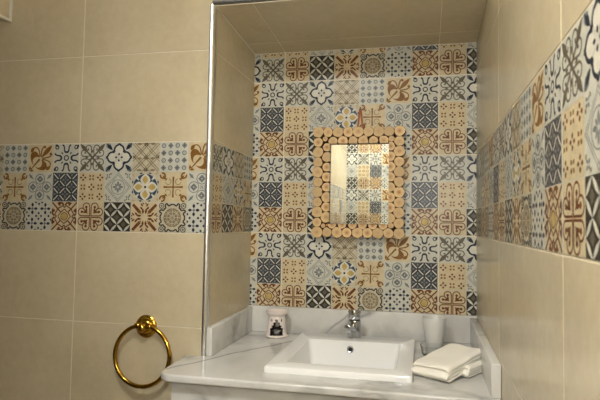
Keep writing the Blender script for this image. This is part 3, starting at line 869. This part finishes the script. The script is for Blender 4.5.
for j in range(nz):
    for xx in (IX0-.010, IX1+.006):
        z = MZ0+rb+szp*(j+.5)
        if IZ0-.02 < z < IZ1+.02: add_slice(xx, z, .0185*random.uniform(.9, 1.05))
# little slices fill the gaps
for k in range(2600):
    if len(placed) >= 97: break
    side = random.random()
    x = random.uniform(MX0+.004, MX1-.004); z = random.uniform(MZ0+.004, MZ1-.004)
    if IX0-.004 < x < IX1+.004 and IZ0-.004 < z < IZ1+.004: continue
    if x-.004 < MX0 or x+.004 > MX1: continue
    d = min([math.hypot(px-x, pz-z)-pr for px, pz, pr in placed])
    if d > .0050: add_slice(x, z, d)
# leather hanger on a nail
bm = bmesh.new()
zt, zb_ = .782, .705
for s in (-1, 1):
    a = [( .0015*s, -.006, zt), (.0085*s, -.006, zb_+.012), (.0100*s, -.008, zb_-.02)]
    w = .0035
    vs = []
    for x, y, z in a:
        vs.append([bm.verts.new((x-w+.305-cxm+(.0), y+dy, z-MZ0)) if q == 0 else bm.verts.new((x+w+.305-cxm, y+dy, z-MZ0)) for q in (0, 1) for dy in (0, .0025)])
    for p, q in zip(vs, vs[1:]):
        for (i, j) in ((0, 1), (1, 3), (3, 2), (2, 0)): bm.faces.new((p[i], p[j], q[j], q[i]))
    bm.faces.new((vs[0][0], vs[0][2], vs[0][3], vs[0][1])); bm.faces.new((vs[-1][0], vs[-1][1], vs[-1][3], vs[-1][2]))
bmesh.ops.recalc_face_normals(bm, faces=bm.faces)
link('hanging_strap', bm, M['leather'], mr)
bm = bmesh.new(); lathe(bm, [(0, 0), (.0014, 0), (.0014, .012), (.0036, .0125), (.0030, .0145), (0, .015)], 16)
nl_ = link('wall_nail', bm, M['pinemat'], None, False, (.305, -.0012, .7785)); nl_.rotation_euler = (PI/2, 0, 0)
tag(nl_, 'small dark nail head above the wood-slice mirror holding its strap', 'nail')

# ------------------------------------------------------------------ brass towel ring
RX, RZ = -.335, -.003
tr = empty('towel_ring', (RX, YF-.0012, RZ), 'polished brass towel ring on a round rosette on the left tiled wall', 'towel ring')
bm = bmesh.new(); lathe(bm, [(0, 0), (.036, 0), (.037, .004), (.033, .008), (.030, .009), (.028, .013), (.020, .016), (.017, .021), (.0, .023)], 44)
o = link('rosette', bm, M['brass'], tr); o.rotation_euler = (PI/2, 0, 0); autosmooth(o, 40)
bm = bmesh.new(); lathe(bm, [(0, .018), (.011, .018), (.010, .020), (.013, .024), (.0145, .030), (.012, .037), (.006, .041), (0, .042)], 32)
o = link('post', bm, M['brass'], tr); o.rotation_euler = (PI/2, 0, 0); autosmooth(o, 60)
bm = bmesh.new(); R_ = .095; gp = math.radians(10)
pts = [(.003+R_*math.sin(2*PI*i/72), -.029+.004*math.cos(2*PI*i/72), .007-R_+R_*math.cos(2*PI*i/72)) for i in range(72)]
tube(bm, pts, .0068, 14, close=True)
link('ring', bm, M['brass'], tr, True)
for s in (-1, 1):
    bm = bmesh.new()
    rg_ = lathe(bm, [(0, -.008), (.0088, -.008), (.0098, -.004), (.0098, .004), (.0088, .008), (0, .008)], 20)
    for q in rg_:
        for v in q:
            x, y, z = v.co; v.co = Vector((.003+s*.0205+z, -.0255+y, .0048+x))
    link('ring_collar', bm, M['brass'], tr, True)

# ------------------------------------------------------------------ ceiling lamps (the room's own light)
def lamp_mat(e, col):
    m = bpy.data.materials.new('lamp_diffuser'); m.use_nodes = True; nt = m.node_tree; nt.nodes.clear()
    em = nt.nodes.new('ShaderNodeEmission'); em.inputs[0].default_value = (*col, 1); em.inputs[1].default_value = e
    o = nt.nodes.new('ShaderNodeOutputMaterial'); nt.links.new(em.outputs[0], o.inputs[0]); return m
def lamp(x, y, r, e, label, col=(1, .99, .96)):
    t = empty('ceiling_lamp', (x, y, ZC), label, 'ceiling lamp')
    bm = bmesh.new(); lathe(bm, [(r, -.0005), (r+.012, -.0005), (r+.012, -.012), (r+.002, -.014), (r, -.012), (r, -.0005)], 40)
    autosmooth(link('frame', bm, M['white'], t), 40)
    bm = bmesh.new(); lathe(bm, [(0, -.010), (r-.0005, -.010)], 40)
    for f in bm.faces:
        if f.normal.z > 0: f.normal_flip()
    link('diffuser', bm, lamp_mat(e, col), t)
    return t
lamp(.02, -1.66, .17, 78, 'round white ceiling lamp in the middle of the room')
# upright wall lamp on the wall behind the camera
wl = empty('wall_lamp', (.62, YB+.0012, .62), 'upright frosted wall lamp on the tiled wall facing the niche', 'wall lamp')
bm = bmesh.new(); box(bm, -.03, .03, 0, .014, -.17, .17, .004); link('back_plate', bm, M['chrome'], wl)
bm = bmesh.new(); box(bm, -.035, .035, .0145, .06, -.16, .16, .012, 4); link('shade', bm, lamp_mat(105, (1, .98, .94)), wl)
w = bpy.data.worlds.new('world'); sc.world = w; w.use_nodes = True
w.node_tree.nodes['Background'].inputs[0].default_value = (.5, .5, .5, 1); w.node_tree.nodes['Background'].inputs[1].default_value = .05

# towel pose: the far end rests on the smaller towel
t1.rotation_euler = (Matrix.Rotation(math.radians(57), 3, 'Z') @ Matrix.Rotation(math.radians(-6.0), 3, 'Y') @ Matrix.Rotation(math.radians(-1.2), 3, 'X')).to_euler()

# ------------------------------------------------------------------ camera (recovered from the tile grid)
yaw, pitch, roll = .195005, .048446, .0147532
cy_, sy_ = math.cos(yaw), math.sin(yaw); cp_, sp_ = math.cos(pitch), math.sin(pitch)
fw = Vector((-sy_*cp_, cy_*cp_, sp_)); rt = Vector((cy_, sy_, 0)); up = rt.cross(fw)
rt2 = rt*math.cos(roll)+up*math.sin(roll); up2 = -rt*math.sin(roll)+up*math.cos(roll)
cd = bpy.data.cameras.new('camera'); cam = bpy.data.objects.new('camera', cd); COL.objects.link(cam)
Mx = Matrix((rt2, up2, -fw)).transposed().to_4x4(); Mx.translation = Vector((.546011, -1.900458, .339087)); cam.matrix_world = Mx
cd.sensor_width = 36; cd.lens = 499.209/600*36; cd.shift_x = -25.18/600; cd.shift_y = -.867/600
cd.clip_start = .02
cd.dof.use_dof = True; cd.dof.focus_distance = 1.85; cd.dof.aperture_fstop = 9
sc.camera = cam
